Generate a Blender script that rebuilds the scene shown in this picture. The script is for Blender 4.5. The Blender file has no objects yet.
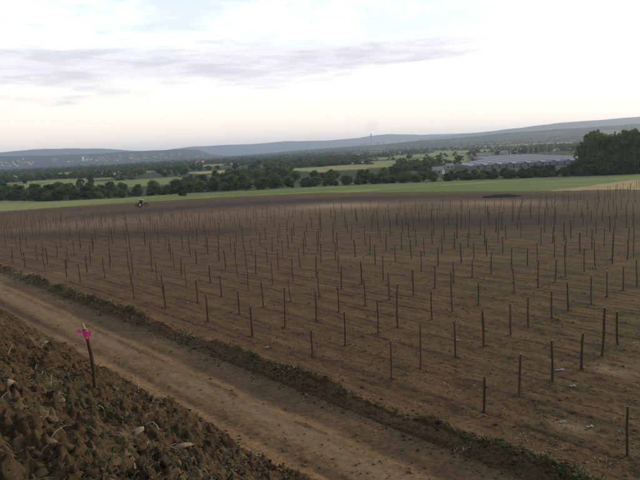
import bpy, math, random
import numpy as np
from mathutils import Matrix, Vector, Euler

R = math.radians
rng = np.random.default_rng(7)
random.seed(7)
scene = bpy.context.scene
COL = scene.collection

# ------------------------------------------------------------------ camera
CAM_H = 10.8
cam_d = bpy.data.cameras.new('camera')
cam_d.sensor_width = 36.0
cam_d.lens = 36.0 * 615 / 640
cam_d.clip_start = 0.1
cam_d.clip_end = 60000
cam = bpy.data.objects.new('camera', cam_d)
COL.objects.link(cam)
cam.matrix_world = (Matrix.Translation((0, 0, CAM_H)) @ Matrix.Rotation(R(90 - 8.33), 4, 'X')
                    @ Matrix.Rotation(R(-2.9), 4, 'Z'))
scene.camera = cam

# ------------------------------------------------------------------ sky, sun, exposure
SUN_EL, SUN_AZ = 13.0, 62.0          # azimuth clockwise from +Y (the view direction)
world = bpy.data.worlds.new('World')
scene.world = world
world.use_nodes = True
wn, wl = world.node_tree.nodes, world.node_tree.links
wn.clear()


def wnode(t, **kw):
    n = wn.new(t)
    for k, v in kw.items():
        setattr(n, k, v)
    return n


def wmath(op, a, b=None, c=None, clamp=False):
    n = wnode('ShaderNodeMath', operation=op, use_clamp=clamp)
    for i, v in enumerate((a, b, c)):
        if v is None:
            continue
        if isinstance(v, (int, float)):
            n.inputs[i].default_value = v
        else:
            wl.new(v, n.inputs[i])
    return n.outputs[0]


def wsmooth(v, lo, hi):
    n = wnode('ShaderNodeMapRange', interpolation_type='SMOOTHSTEP')
    wl.new(v, n.inputs['Value'])
    n.inputs['From Min'].default_value = lo
    n.inputs['From Max'].default_value = hi
    return n.outputs['Result']


def wmix(f, a, b):
    n = wnode('ShaderNodeMix', data_type='RGBA')
    for sock, v in ((n.inputs[0], f), (n.inputs[6], a), (n.inputs[7], b)):
        if isinstance(v, (int, float)):
            sock.default_value = v
        elif isinstance(v, tuple):
            sock.default_value = (*v, 1)
        else:
            wl.new(v, sock)
    return n.outputs[2]


def wnoise(vec, scale, detail=6, rough=0.6):
    n = wnode('ShaderNodeTexNoise')
    n.inputs['Scale'].default_value = scale
    n.inputs['Detail'].default_value = detail
    n.inputs['Roughness'].default_value = rough
    wl.new(vec, n.inputs['Vector'])
    return n.outputs['Fac']


def wvec(x, y, z=0.0):
    n = wnode('ShaderNodeCombineXYZ')
    for i, v in enumerate((x, y, z)):
        if isinstance(v, (int, float)):
            n.inputs[i].default_value = v
        else:
            wl.new(v, n.inputs[i])
    return n.outputs[0]


sky = wnode('ShaderNodeTexSky', sky_type='NISHITA', sun_disc=False)
sky.sun_elevation = R(SUN_EL)
sky.sun_rotation = R(SUN_AZ)
sky.air_density = 1.0
sky.dust_density = 2.5
sky.ozone_density = 1.0
sky.altitude = 150
tc = wnode('ShaderNodeTexCoord')
sep = wnode('ShaderNodeSeparateXYZ')
wl.new(tc.outputs['Generated'], sep.inputs[0])
DX, DY, DZ = sep.outputs
az = wmath('ARCTAN2', DX, DY)                       # radians, 0 = +Y, right positive
el = wmath('ARCSINE', DZ)
# thin bright high veil over the whole sky
plane = wvec(wmath('DIVIDE', DX, wmath('ADD', wmath('MAXIMUM', DZ, 0.0), 0.10)),
             wmath('DIVIDE', DY, wmath('ADD', wmath('MAXIMUM', DZ, 0.0), 0.10)))
veil_n = wnoise(plane, 1.1, 7, 0.62)
calm = wsmooth(el, 0.06, 0.19)                      # the veil evens out towards the horizon
veil = wmath('ADD', 0.80, wmath('MULTIPLY', calm, wmath('MULTIPLY_ADD', wsmooth(veil_n, 0.42, 0.64), 0.36, -0.26)))
warm = wmix(wsmooth(el, 0.0, 0.24), (13.8, 11.9, 9.8), (12.0, 12.9, 13.9))
veil = wmath('MULTIPLY', veil, wmath('MULTIPLY_ADD', wsmooth(el, 0.20, 1.0), -0.66, 1.0))   # a thin layer, seen edge-on low down
bg_sky = wmix(veil, sky.outputs[0], warm)
# scattered grey cloud bands lower in the sky, one long bank ahead to the left
band_vec = wvec(wmath('MULTIPLY', az, 3.2), wmath('MULTIPLY', el, 20.0), 3.7)
bn = wnoise(band_vec, 1.6, 8, 0.6)
cen = wmath('MULTIPLY_ADD', az, 0.02, 0.142)       # the long bank rises gently to the right
dist = wmath('ABSOLUTE', wmath('SUBTRACT', el, cen))
core = wmath('SUBTRACT', 1.0, wmath('DIVIDE', dist, wmath('MAXIMUM', wmath('MULTIPLY_ADD', az, -0.040, 0.026), 0.012)))
ends = wmath('MULTIPLY', wsmooth(az, 0.40, 0.15), wsmooth(az, -1.9, -0.9))
bank = wmath('MULTIPLY', wsmooth(wmath('ADD', core, wmath('MULTIPLY_ADD', bn, 3.2, -1.35)), 0.0, 0.9), ends)
other = wmath('MULTIPLY', wsmooth(wnoise(wvec(wmath('MULTIPLY', az, 2.0), wmath('MULTIPLY', el, 9.0), 9.1), 1.5, 8, 0.6), 0.60, 0.78),
              wsmooth(el, 0.30, 0.45))
clouds = wmath('MAXIMUM', bank, wmath('MULTIPLY', other, 0.6))
cl_col = wmix(wsmooth(wnoise(band_vec, 3.4, 8, 0.65), 0.36, 0.62), (6.3, 6.2, 6.9), (8.4, 8.2, 8.7))
final = wmix(wmath('MULTIPLY', clouds, 0.82), bg_sky, cl_col)
bg = wnode('ShaderNodeBackground')
bg.inputs['Strength'].default_value = 0.118
wl.new(final, bg.inputs['Color'])
out = wnode('ShaderNodeOutputWorld')
wl.new(bg.outputs[0], out.inputs['Surface'])

sun_d = bpy.data.lights.new('sun', 'SUN')
sun_d.energy = 2.8
sun_d.angle = R(4)
sun_d.color = (1.0, 0.74, 0.46)
sun = bpy.data.objects.new('sun', sun_d)
COL.objects.link(sun)
sdir = Vector((math.sin(R(SUN_AZ)) * math.cos(R(SUN_EL)), math.cos(R(SUN_AZ)) * math.cos(R(SUN_EL)), math.sin(R(SUN_EL))))
sun.rotation_euler = (-sdir).to_track_quat('-Z', 'Y').to_euler()
sun.location = (60, 40, 60)

vs = scene.view_settings
vs.view_transform = 'Standard'
vs.look = 'None'
vs.exposure = 0.0
vs.gamma = 1.0
vs.use_curve_mapping = False
scene.cycles.use_denoising = True
try:
    scene.cycles.denoiser = 'OPENIMAGEDENOISE'
except Exception:
    pass
scene.cycles.max_bounces = 6
scene.cycles.volume_bounces = 1
scene.cycles.sample_clamp_indirect = 6


# ------------------------------------------------------------------ helpers
def tag(o, label=None, cat=None, group=None, kind=None):
    if label:
        o['label'] = label
    if cat:
        o['category'] = cat
    if group:
        o['group'] = group
    if kind:
        o['kind'] = kind
    return o


def link(name, data, parent=None, loc=None, mat=None):
    o = bpy.data.objects.new(name, data)
    COL.objects.link(o)
    if parent is not None:
        o.parent = parent
    if loc is not None:
        o.location = loc
    return o


def empty(name, loc, rz=0.0):
    o = bpy.data.objects.new(name, None)
    COL.objects.link(o)
    o.location = loc
    o.rotation_euler = (0, 0, rz)
    o.empty_display_size = 0.3
    return o


def copy_tree(o, parent=None):
    c = o.copy()
    COL.objects.link(c)
    c.parent = parent
    for ch in list(o.children):
        copy_tree(ch, c)
    return c


def npmesh(name, V, F, mats, midx=None, attrs=None, smooth=False):
    """V (n,3), F (m,k) constant polygon size -> mesh, built fast."""
    V = np.asarray(V, np.float32)
    F = np.asarray(F, np.int32)
    me = bpy.data.meshes.new(name)
    k = F.shape[1]
    me.vertices.add(len(V))
    me.vertices.foreach_set('co', V.ravel())
    me.loops.add(F.size)
    me.loops.foreach_set('vertex_index', F.ravel())
    me.polygons.add(len(F))
    me.polygons.foreach_set('loop_start', np.arange(0, F.size, k, dtype=np.int32))
    if midx is not None:
        me.polygons.foreach_set('material_index', np.asarray(midx, np.int32))
    if smooth:
        me.polygons.foreach_set('use_smooth', np.ones(len(F), bool))
    for m in mats:
        me.materials.append(m)
    if attrs:
        for an, av in attrs.items():
            a = me.attributes.new(an, 'FLOAT', 'POINT')
            a.data.foreach_set('value', np.asarray(av, np.float32))
    me.update(calc_edges=True)
    me.validate()
    return me


class MB:
    """Collects boxes, tubes and prisms into one mesh."""

    def __init__(self):
        self.v, self.f, self.m = [], [], []

    def add(self, vs_, fs, mi=0):
        b = len(self.v)
        self.v += [tuple(p) for p in vs_]
        self.f += [tuple(b + i for i in f) for f in fs]
        self.m += [mi] * len(fs)
        return self

    def box(self, c, s, rz=0.0, mi=0, M=None, taper=1.0):
        x, y, z = s[0] / 2, s[1] / 2, s[2] / 2
        p = []
        for dz in (-1, 1):
            k = taper if dz > 0 else 1.0
            for dx, dy in ((-1, -1), (1, -1), (1, 1), (-1, 1)):
                p.append(Vector((dx * x * k, dy * y * k, dz * z)))
        Q = M if M is not None else Matrix.Rotation(rz, 3, 'Z')
        p = [Q @ a + Vector(c) for a in p]
        return self.add(p, [(3, 2, 1, 0), (4, 5, 6, 7), (0, 1, 5, 4), (1, 2, 6, 5), (2, 3, 7, 6), (3, 0, 4, 7)], mi)

    def tube(self, pts, rad, n=8, mi=0, cap=True, capmi=None):
        pts = [Vector(p) for p in pts]
        b = len(self.v)
        rings = []
        for i, p in enumerate(pts):
            d = (pts[min(i + 1, len(pts) - 1)] - pts[max(i - 1, 0)]).normalized()
            a = d.orthogonal().normalized() if abs(d.z) < 0.9 else (Vector((1, 0, 0)) - d * d.x).normalized()
            c = d.cross(a)
            r = rad[i] if isinstance(rad, (list, tuple)) else rad
            rings.append([p + (a * math.cos(2 * math.pi * k / n) + c * math.sin(2 * math.pi * k / n)) * r for k in range(n)])
        vs_ = [q for r_ in rings for q in r_]
        fs, ms = [], []
        for i in range(len(pts) - 1):
            for k in range(n):
                fs.append((i * n + k, i * n + (k + 1) % n, (i + 1) * n + (k + 1) % n, (i + 1) * n + k))
                ms.append(mi)
        if cap:
            fs.append(tuple(range(n - 1, -1, -1)))
            ms.append(mi)
            fs.append(tuple((len(pts) - 1) * n + k for k in range(n)))
            ms.append(mi if capmi is None else capmi)
        self.v += [tuple(q) for q in vs_]
        self.f += [tuple(b + i for i in f) for f in fs]
        self.m += ms
        return self

    def build(self, name, mats, parent=None, loc=None, smooth=False):
        if not isinstance(mats, (list, tuple)):
            mats = [mats]
        me = bpy.data.meshes.new(name)
        me.from_pydata(self.v, [], self.f)
        for m in mats:
            me.materials.append(m)
        me.polygons.foreach_set('material_index', self.m)
        if smooth:
            me.polygons.foreach_set('use_smooth', [True] * len(self.f))
        me.update()
        return link(name, me, parent, loc)


# ------------------------------------------------------------------ numpy noise
_perm = np.random.default_rng(11).random(65536).astype(np.float32)


def vnoise(x, y, seed=0):
    xi, yi = np.floor(x), np.floor(y)
    fx, fy = x - xi, y - yi
    fx = fx * fx * (3 - 2 * fx)
    fy = fy * fy * (3 - 2 * fy)
    xi = xi.astype(np.int64)
    yi = yi.astype(np.int64)

    def h(a, b):
        return _perm[((a * 73856093) ^ (b * 19349663) ^ (seed * 83492791)) & 65535]
    return ((h(xi, yi) * (1 - fx) + h(xi + 1, yi) * fx) * (1 - fy)
            + (h(xi, yi + 1) * (1 - fx) + h(xi + 1, yi + 1) * fx) * fy)


def fbm(x, y, octv=4, seed=0, gain=0.5):
    a, s, t = 1.0, 0.0, 0.0
    for o in range(octv):
        s = s + a * vnoise(x * 2 ** o + 17.3 * o, y * 2 ** o - 9.1 * o, seed + o)
        t += a
        a *= gain
    return s / t          # 0..1


def smooth(a, lo, hi):
    t = np.clip((a - lo) / (hi - lo), 0, 1)
    return t * t * (3 - 2 * t)


# ------------------------------------------------------------------ terrain
T = np.array([-0.6639, 0.7478])       # along the track (towards far left)
N = np.array([0.7478, 0.6639])        # across it, towards the vineyard


def US(x, y):
    return x * N[0] + y * N[1], x * T[0] + y * T[1]


def px_az(x):                          # photo column -> compass bearing
    return math.atan((x - 320) / 615.0)


RIDGES = [   # (distance, depth, [(column, pixels above the level line), ...])
    (5200, 900, [(-260, 5), (-100, 8), (0, 9), (50, 7.5), (103, 7), (150, 7.5), (190, 7), (205, 5.5), (217, 1), (240, -3), (900, -3)]),
    (9300, 1000, [(-260, 13), (0, 10), (15, 10.5), (45, 12), (70, 11), (110, 10), (140, 6), (170, 3), (900, 3)]),
    (10300, 1100, [(-260, 2), (150, 3), (200, 7.5), (255, 7), (293, 8.3), (330, 7), (362, 8), (380, 10), (392, 10.4), (408, 9), (425, 7.5), (520, 6), (900, 6)]),
    (7200, 1100, [(-260, -4), (390, -4), (425, 6.0), (460, 8), (500, 9.6), (530, 11.5), (560, 13.2), (600, 14), (640, 15), (760, 17), (900, 15)]),
    (3700, 900, [(-260, -6), (200, -3), (300, 0.5), (380, 2), (430, 4), (500, 6.5), (560, 7.5), (640, 8.5), (760, 9), (900, 9)]),
]


def terrain(x, y, fine=True):
    x = np.asarray(x, float)
    y = np.asarray(y, float)
    r = np.hypot(x, y) + 1e-6
    u, s = US(x, y)
    lr = np.log(r)
    base = np.interp(lr, np.log([10, 55, 110, 160, 210, 300, 380, 460, 640, 900, 1500, 3000, 17000]),
                     [0, 0, -0.9, -1.9, -3.2, -7.0, -9.6, -11.0, -8.0, -7.2, -6.5, -5.5, -5.0])
    base = base + (fbm(x / 90, y / 90, 3, 5) - 0.5) * 1.6 * smooth(r, 80, 300)
    base = base + (fbm(x / 420, y / 420, 3, 9) - 0.5) * 9 * smooth(r, 900, 2500)
    # track, bank
    prof = np.interp(u, [-60, -12, -3, 0, 3.3, 6.1, 6.9, 8.4, 10.8, 11.8, 16.4, 17.0, 18.5, 20.0],
                     [11.5, 10.6, 9.9, 9.2, 7.05, 5.15, 4.45, 2.7, 0.55, 0.15, 0.05, 0.1, 0.05, 0.0])
    wf = smooth(u, 16.0, 20.0)
    z = base * wf + prof * (1 - wf)
    # the camera's bank only runs along the track
    z = np.where(u < 16, prof, z)
    # far hills
    a = np.arctan2(x, y)
    for D, W, pr in RIDGES:
        hz = np.interp(a, [px_az(c) for c, _ in pr], [p for _, p in pr]) / 615.0 * D + CAM_H + 5
        wob = 1 + 0.10 * (fbm(a * 40 + D, a * 0 + 3.3, 4, 21) - 0.5)
        z = z + np.maximum(hz, 0) * wob * np.exp(-((r - D) / W) ** 2)
    if fine:
        patchy = 0.35 + 0.9 * smooth(fbm(s / 3.5, s * 0 + 1.5, 3, 44), 0.3, 0.65)
        rid = patchy * np.exp(-((u - 17.5 - 0.5 * (fbm(s / 3, u * 0, 3, 40) - 0.5)) / 0.62) ** 2)
        z = z + rid * (0.16 + 0.55 * fbm(s / 0.7, u / 0.4, 4, 41, 0.65)) * smooth(r, 120, 60)
        # ruts on the track
        tr = smooth(u, 10.6, 11.8) * (1 - smooth(u, 16.0, 16.9))
        z = z - tr * 0.09 * (np.exp(-((u - 12.5) / 0.32) ** 2) + np.exp(-((u - 15.1) / 0.36) ** 2))
        z = z + tr * (0.05 * (fbm(s / 1.6, u / 0.35, 4, 43) - 0.5) + 0.05 * (fbm(x / 0.3, y / 0.3, 3, 45) - 0.5))
        wv = u - 14.45 - 0.35 * (fbm(s / 4, s * 0, 3, 46) - 0.5)
        z = z + tr * 0.055 * smooth(wv, -0.06, 0.06) * (1 - smooth(wv, 0.1, 1.6)) * smooth(fbm(s / 3, s * 0 + 7, 3, 47), 0.3, 0.5)
        # rough bank
        bk = 1 - smooth(u, 6.6, 10.8)
        rg = np.abs(fbm(x / 0.34, y / 0.34, 3, 52, 0.6) - 0.5)
        z = z + bk * (0.70 * (fbm(x / 1.7, y / 1.7, 3, 50) - 0.5) + 0.34 * (fbm(x / 0.55, y / 0.55, 3, 51, 0.6) - 0.5) + 0.5 * (0.10 - rg)
                      + 0.36 * (fbm(x / 0.15, y / 0.15, 3, 53, 0.75) - 0.5) * smooth(r, 24, 12))
        # worked soil of the vineyard: low ridges along each row, crumbly surface
        fd = smooth(u, 18.4, 19.6) * smooth(r, 220, 150)
        ph = (u - 20.35) / 2.3
        z = z + fd * (0.028 * np.cos(ph * 2 * math.pi + 2.2 * (fbm(s / 7, u / 7, 2, 60) - 0.5)) + 0.12 * (fbm(x / 0.8, y / 0.8, 3, 61) - 0.5) + 0.10 * (fbm(x / 0.27, y / 0.27, 3, 62, 0.6) - 0.5) * smooth(r, 60, 30))
    return z


def tz(x, y):
    return float(terrain(np.array([x]), np.array([y]))[0])


EDGE_X = [-900, -108, -60, -20, 0, 18, 36, 57, 75, 150, 400, 2000]
EDGE_Y = [216, 212, 211, 207, 203, 186, 169, 148, 139, 124, 100, 0]
HEDGE_X = [-900, -200, -135, -95, -60, 0, 48, 84, 130, 200, 600, 2000]
HEDGE_Y = [420, 392, 322, 304, 318, 305, 295, 287, 285, 290, 300, 300]


def beyond_field(x, y):
    return y - np.interp(x, EDGE_X, EDGE_Y) - 3.0 * (fbm(x / 9, y / 9, 3, 70) - 0.5)


def beyond_hedge(x, y):
    return y - np.interp(x, HEDGE_X, HEDGE_Y)


# light fields far down in the valley: (centre bearing column, distance, half width m, half depth m, dryness 0..1)
CLEAR = [(255, 620, 40, 40, 0.3), (20, 620, 60, 35, 0.3), (95, 900, 90, 60, 0.35), (410, 700, 40, 40, 0.3), (190, 1150, 110, 70, 0.5), (440, 1150, 90, 60, 0.3), (345, 640, 52, 60, 0.45), (352, 800, 30, 30, 1.0), (145, 560, 45, 60, 0.15), (62, 700, 60, 40, 0.2), (455, 740, 85, 110, 0.3), (425, 980, 80, 90, 0.2),
         (560, 1000, 120, 60, 0.35), (215, 700, 22, 40, 0.8), (480, 1300, 90, 130, 0.25), (590, 1150, 40, 50, 0.6),
         (30, 1100, 120, 80, 0.3), 
         (385, 1500, 120, 120, 0.35), (540, 1900, 200, 200, 0.3)]


def clearing(x, y):
    best = np.full(np.shape(x), -1.0)
    dry = np.zeros(np.shape(x))
    for c, d, hw, hd, k in CLEAR:
        a = px_az(c)
        cx, cy = d * math.sin(a), d * math.cos(a)
        ang = 0.5 * math.sin(c * 1.7)
        px, py = x - cx, y - cy
        q = px * math.cos(ang) + py * math.sin(ang)
        w = -px * math.sin(ang) + py * math.cos(ang)
        ins = 1 - np.maximum(np.abs(q) / hw, np.abs(w) / hd)
        dry = np.where(ins > best, k, dry)
        best = np.maximum(best, ins)
    return best, dry


# ------------------------------------------------------------------ materials
def mat(name):
    m = bpy.data.materials.new(name)
    m.use_nodes = True
    nt = m.node_tree
    b = nt.nodes['Principled BSDF']
    b.inputs['Roughness'].default_value = 0.95
    b.inputs['Specular IOR Level'].default_value = 0.12
    return m, nt, b


class NT:
    def __init__(self, nt):
        self.nt = nt

    def n(self, t, **kw):
        nd = self.nt.nodes.new(t)
        for k, v in kw.items():
            setattr(nd, k, v)
        return nd

    def l(self, a, b):
        self.nt.links.new(a, b)

    def put(self, sock, v):
        if isinstance(v, (int, float)):
            sock.default_value = v
        elif isinstance(v, tuple):
            sock.default_value = (*v, 1) if len(v) == 3 and sock.type == 'RGBA' else v
        else:
            self.l(v, sock)

    def noise(self, scale, detail=5, rough=0.6, vec=None, dist=0.0):
        nd = self.n('ShaderNodeTexNoise')
        nd.inputs['Scale'].default_value = scale
        nd.inputs['Detail'].default_value = detail
        nd.inputs['Roughness'].default_value = rough
        nd.inputs['Distortion'].default_value = dist
        self.l(vec if vec is not None else self.pos(), nd.inputs['Vector'])
        return nd.outputs['Fac']

    def pos(self, obj=False):
        nd = self.n('ShaderNodeTexCoord') if obj else self.n('ShaderNodeNewGeometry')
        return nd.outputs['Object'] if obj else nd.outputs['Position']

    def ramp(self, f, stops):
        nd = self.n('ShaderNodeValToRGB')
        cr = nd.color_ramp
        while len(cr.elements) < len(stops):
            cr.elements.new(0.5)
        for e, (p, c) in zip(cr.elements, stops):
            e.position = p
            e.color = (*c, 1)
        self.l(f, nd.inputs[0])
        return nd.outputs[0]

    def mix(self, f, a, b, mode='MIX'):
        nd = self.n('ShaderNodeMix', data_type='RGBA', blend_type=mode)
        self.put(nd.inputs[0], f)
        self.put(nd.inputs[6], a)
        self.put(nd.inputs[7], b)
        return nd.outputs[2]

    def math(self, op, a, b=0.0, clamp=False):
        nd = self.n('ShaderNodeMath', operation=op, use_clamp=clamp)
        self.put(nd.inputs[0], a)
        self.put(nd.inputs[1], b)
        return nd.outputs[0]

    def sm(self, v, lo, hi):
        nd = self.n('ShaderNodeMapRange', interpolation_type='SMOOTHSTEP')
        self.l(v, nd.inputs['Value'])
        nd.inputs['From Min'].default_value = lo
        nd.inputs['From Max'].default_value = hi
        return nd.outputs['Result']

    def attr(self, name):
        nd = self.n('ShaderNodeAttribute', attribute_name=name)
        return nd.outputs['Fac']

    def bump(self, h, strength, dist, b):
        nd = self.n('ShaderNodeBump')
        nd.inputs['Strength'].default_value = strength
        nd.inputs['Distance'].default_value = dist
        self.l(h, nd.inputs['Height'])
        self.l(nd.outputs[0], b.inputs['Normal'])


def soil_material(name, c_dark, c_mid, c_light, grass=(0.045, 0.055, 0.020), grass_lo=0.52, grass_hi=0.75, fine=9.0, rows=False):
    m, nt, b = mat(name)
    g = NT(nt)
    base = g.ramp(g.noise(0.55, 6, 0.65), [(0.3, c_dark), (0.5, c_mid), (0.72, c_light)])
    spk = g.noise(fine, 6, 0.75)
    base = g.mix(0.55, base, g.ramp(spk, [(0.33, tuple(v * 0.5 for v in c_dark)), (0.5, c_mid), (0.68, tuple(min(1, v * 1.25) for v in c_light))]))
    base = g.mix(g.math('MULTIPLY', g.sm(g.noise(1.7, 6, 0.7), grass_lo, grass_hi), 0.75), base, g.mix(g.noise(14.0), grass, tuple(v * 1.7 for v in grass)))
    if rows:      # cultivator and wheel lines running along the rows
        dp = g.n('ShaderNodeVectorMath', operation='DOT_PRODUCT')
        g.l(g.pos(), dp.inputs[0])
        dp.inputs[1].default_value = (0.7478, 0.6639, 0)
        wob = g.math('MULTIPLY', g.noise(0.16, 3, 0.5), 0.6)
        uu = g.math('ADD', dp.outputs['Value'], wob)
        for per, off, wd, amt, sc_ in ((2.3, 0.85, 0.06, 0.75, 0.07), (2.3, 0.12, 0.07, 0.6, 0.13), (2.3, 0.58, 0.07, 0.6, 0.17), (0.46, 0.0, 0.2, 0.35, 0.3)):
            fr = g.math('FRACT', g.math('ADD', g.math('DIVIDE', uu, per), off))
            dd = g.math('ABSOLUTE', g.math('SUBTRACT', fr, 0.5))
            ln = g.math('MULTIPLY', g.sm(dd, wd, wd * 0.3), g.sm(g.noise(sc_, 4, 0.6), 0.42, 0.60))
            base = g.mix(g.math('MULTIPLY', ln, amt), base, tuple(v * 0.42 for v in c_dark))
    base = g.mix(g.attr('weeds'), base, g.mix(spk, tuple(v * 0.55 for v in grass), tuple(v * 1.5 for v in grass)))
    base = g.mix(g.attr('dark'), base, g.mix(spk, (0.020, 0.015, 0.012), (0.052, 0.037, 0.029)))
    base = g.mix(g.attr('pale'), base, g.mix(spk, (0.17, 0.12, 0.07), (0.34, 0.25, 0.155)))
    g.l(base, b.inputs['Base Color'])
    g.bump(g.math('ADD', spk, g.noise(30.0, 4, 0.7)), 0.7, 0.05, b)
    return m


M_field = soil_material('vineyard_soil', (0.062, 0.034, 0.017), (0.112, 0.065, 0.032), (0.168, 0.101, 0.051), rows=True)
M_track = soil_material('packed_dirt', (0.100, 0.060, 0.028), (0.165, 0.102, 0.049), (0.235, 0.152, 0.076), grass_lo=0.72, grass_hi=0.95, fine=5.0)
M_bank = soil_material('rough_bank_soil', (0.026, 0.018, 0.011), (0.058, 0.038, 0.021), (0.125, 0.082, 0.044), grass_lo=0.53, grass_hi=0.74, fine=12.0)


def meadow_material():
    m, nt, b = mat('meadow_grass')
    g = NT(nt)
    n1 = g.noise(0.035, 5, 0.6)
    n2 = g.noise(0.6, 5, 0.7)
    lush = g.mix(n2, (0.072, 0.112, 0.022), (0.125, 0.170, 0.040))
    drier = g.mix(n2, (0.18, 0.19, 0.055), (0.26, 0.255, 0.085))
    c = g.mix(g.math('MULTIPLY', g.sm(n1, 0.45, 0.7), 0.45), lush, drier)
    c = g.mix(g.attr('pale'), c, drier)
    g.l(c, b.inputs['Base Color'])
    g.bump(n2, 0.8, 0.3, b)
    return m


M_meadow = meadow_material()


def wheat_material():
    m, nt, b = mat('dry_wheat')
    g = NT(nt)
    n2 = g.noise(0.5, 6, 0.7)
    c = g.mix(n2, (0.20, 0.145, 0.07), (0.40, 0.31, 0.165))
    c = g.mix(g.math('MULTIPLY', g.sm(g.noise(0.12, 4), 0.5, 0.7), 0.6), c, (0.12, 0.12, 0.05))
    g.l(c, b.inputs['Base Color'])
    g.bump(n2, 0.8, 0.4, b)
    return m


M_wheat = wheat_material()


def valley_material():
    m, nt, b = mat('valley_land')
    g = NT(nt)
    geo = g.pos()
    sc = g.n('ShaderNodeVectorMath', operation='MULTIPLY')
    g.l(geo, sc.inputs[0])
    sc.inputs[1].default_value = (0.0032, 0.0017, 0.0)
    vo = g.n('ShaderNodeTexVoronoi')
    vo.inputs['Scale'].default_value = 1.0
    g.l(sc.outputs[0], vo.inputs['Vector'])
    sepc = g.n('ShaderNodeSeparateColor')
    g.l(vo.outputs['Color'], sepc.inputs[0])
    patch = g.ramp(sepc.outputs[0], [(0.0, (0.035, 0.052, 0.018)), (0.35, (0.050, 0.074, 0.024)), (0.62, (0.075, 0.105, 0.036)), (0.8, (0.040, 0.060, 0.02)), (0.93, (0.15, 0.135, 0.06))])
    nd = [e for e in nt.nodes if e.type == 'VALTORGB'][-1]
    nd.color_ramp.interpolation = 'CONSTANT'
    wood = g.mix(g.noise(0.02, 6, 0.7), (0.007, 0.013, 0.006), (0.044, 0.057, 0.023))
    c = g.mix(g.math('MAXIMUM', g.sm(g.noise(0.0016, 5, 0.6), 0.44, 0.56), g.attr('hill')), patch, wood)
    c = g.mix(g.attr('open'), c, g.mix(g.attr('dry'), (0.125, 0.165, 0.05), (0.34, 0.30, 0.11)))
    g.l(c, b.inputs['Base Color'])
    g.bump(g.noise(0.05, 5, 0.7), 0.6, 6.0, b)
    return m


M_valley = valley_material()

# ------------------------------------------------------------------ ground sheet, split by what grows on it
azs = np.concatenate([np.arange(-180, -41, 3.0), np.arange(-41, 41.01, 0.15), np.arange(44, 180.1, 3.0)])
rad = [1.2]
while rad[-1] < 12600:
    r_ = rad[-1]
    rad.append(r_ + min(max(0.038, r_ * r_ / (7000.0 if r_ < 60 else 14000.0)), r_ * 0.035))
rad = np.array(rad)
NA, NR = len(azs), len(rad)
AA, RR = np.meshgrid(np.radians(azs), rad)
GX, GY = RR * np.sin(AA), RR * np.cos(AA)
GZ = terrain(GX, GY)
U, S = US(GX, GY)


def seg_mask(x, y, pts, width):
    """1 near a polyline on the ground, falling off over `width` metres."""
    d = np.full(np.shape(x), 1e9)
    for (ax, ay), (bx, by) in zip(pts[:-1], pts[1:]):
        vx, vy = bx - ax, by - ay
        t = np.clip(((x - ax) * vx + (y - ay) * vy) / (vx * vx + vy * vy), 0, 1)
        d = np.minimum(d, np.hypot(x - ax - t * vx, y - ay - t * vy))
    return np.exp(-(d / width) ** 2)


jit = fbm(GX / 6, GY / 6, 4, 80)
far_j = fbm(GX / 25, GY / 25, 3, 81)
# darker colour in broad strips across the field, the far ones ploughed soil
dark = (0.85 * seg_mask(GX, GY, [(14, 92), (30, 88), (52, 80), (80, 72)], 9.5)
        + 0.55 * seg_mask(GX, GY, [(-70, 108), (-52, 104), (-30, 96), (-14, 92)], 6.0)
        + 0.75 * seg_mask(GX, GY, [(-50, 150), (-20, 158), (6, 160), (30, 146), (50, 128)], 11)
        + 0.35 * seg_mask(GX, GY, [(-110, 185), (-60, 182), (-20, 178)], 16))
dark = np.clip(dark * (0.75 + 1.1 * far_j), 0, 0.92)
row_phase = np.cos((U - 20.35) / 2.3 * 2 * math.pi)
row_line = smooth(row_phase, 0.86, 1.0) * smooth(fbm(S / 6, U / 1.5, 3, 82), 0.35, 0.65) * smooth(U, 19.3, 20.2) * smooth(RR, 120, 60)
dark = np.maximum(dark, 0.35 * row_line)
dark = np.where(U < 17, 0, dark)
dark = np.maximum(dark, 0.7 * np.exp(-((U - 12.4) / 0.45) ** 2) * smooth(S, 36, 48) * jit * 1.6)  # shadow in the rut at the track's far left, put into the soil colour
dark = np.maximum(dark, 0.30 * smooth(U, 14.6, 15.4) * (1 - smooth(U, 16.6, 17.2)))
weeds = np.exp(-((U - 17.5) / 0.75) ** 2) * smooth(jit, 0.45, 0.65) * 0.7
weeds = weeds + 0.50 * smooth(GX, -5, 25) * (U > 19) * smooth(fbm(GX / 1.8, GY / 1.8, 4, 87, 0.65), 0.34, 0.68)
weeds = weeds + 0.30 * smooth(fbm(GX / 14, GY / 14, 3, 83), 0.5, 0.75) * smooth(fbm(GX / 1.5, GY / 1.5, 3, 78), 0.35, 0.65) * (U > 19)
weeds = weeds + 0.35 * smooth(fbm(GX / 1.3, GY / 1.3, 4, 84), 0.56, 0.72) * (U < 7.0)
pale = (0.9 * seg_mask(GX, GY, [(13.2, 27.5), (15.5, 26.9)], 0.75) * smooth(jit, 0.2, 0.5)  # straw patch, the sunlight on it painted in as paler colour
        + 0.5 * seg_mask(GX, GY, [(8.9, 22.0), (9.5, 21.7)], 0.45)
        + 0.45 * seg_mask(GX, GY, [(2, 62), (12, 58), (18, 57)], 1.6) * jit
        + 1.35 * seg_mask(GX, GY, [(2, 134), (20, 129), (38, 118)], 7.5) * far_j + 0.45 * seg_mask(GX, GY, [(-45, 122), (-15, 126), (5, 122)], 13) * far_j  # far-centre tan strip with sunlight put into its colour; then a broad tan one
        + 0.4 * seg_mask(GX, GY, [(-60, 62), (-25, 60)], 4) * jit)
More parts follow.
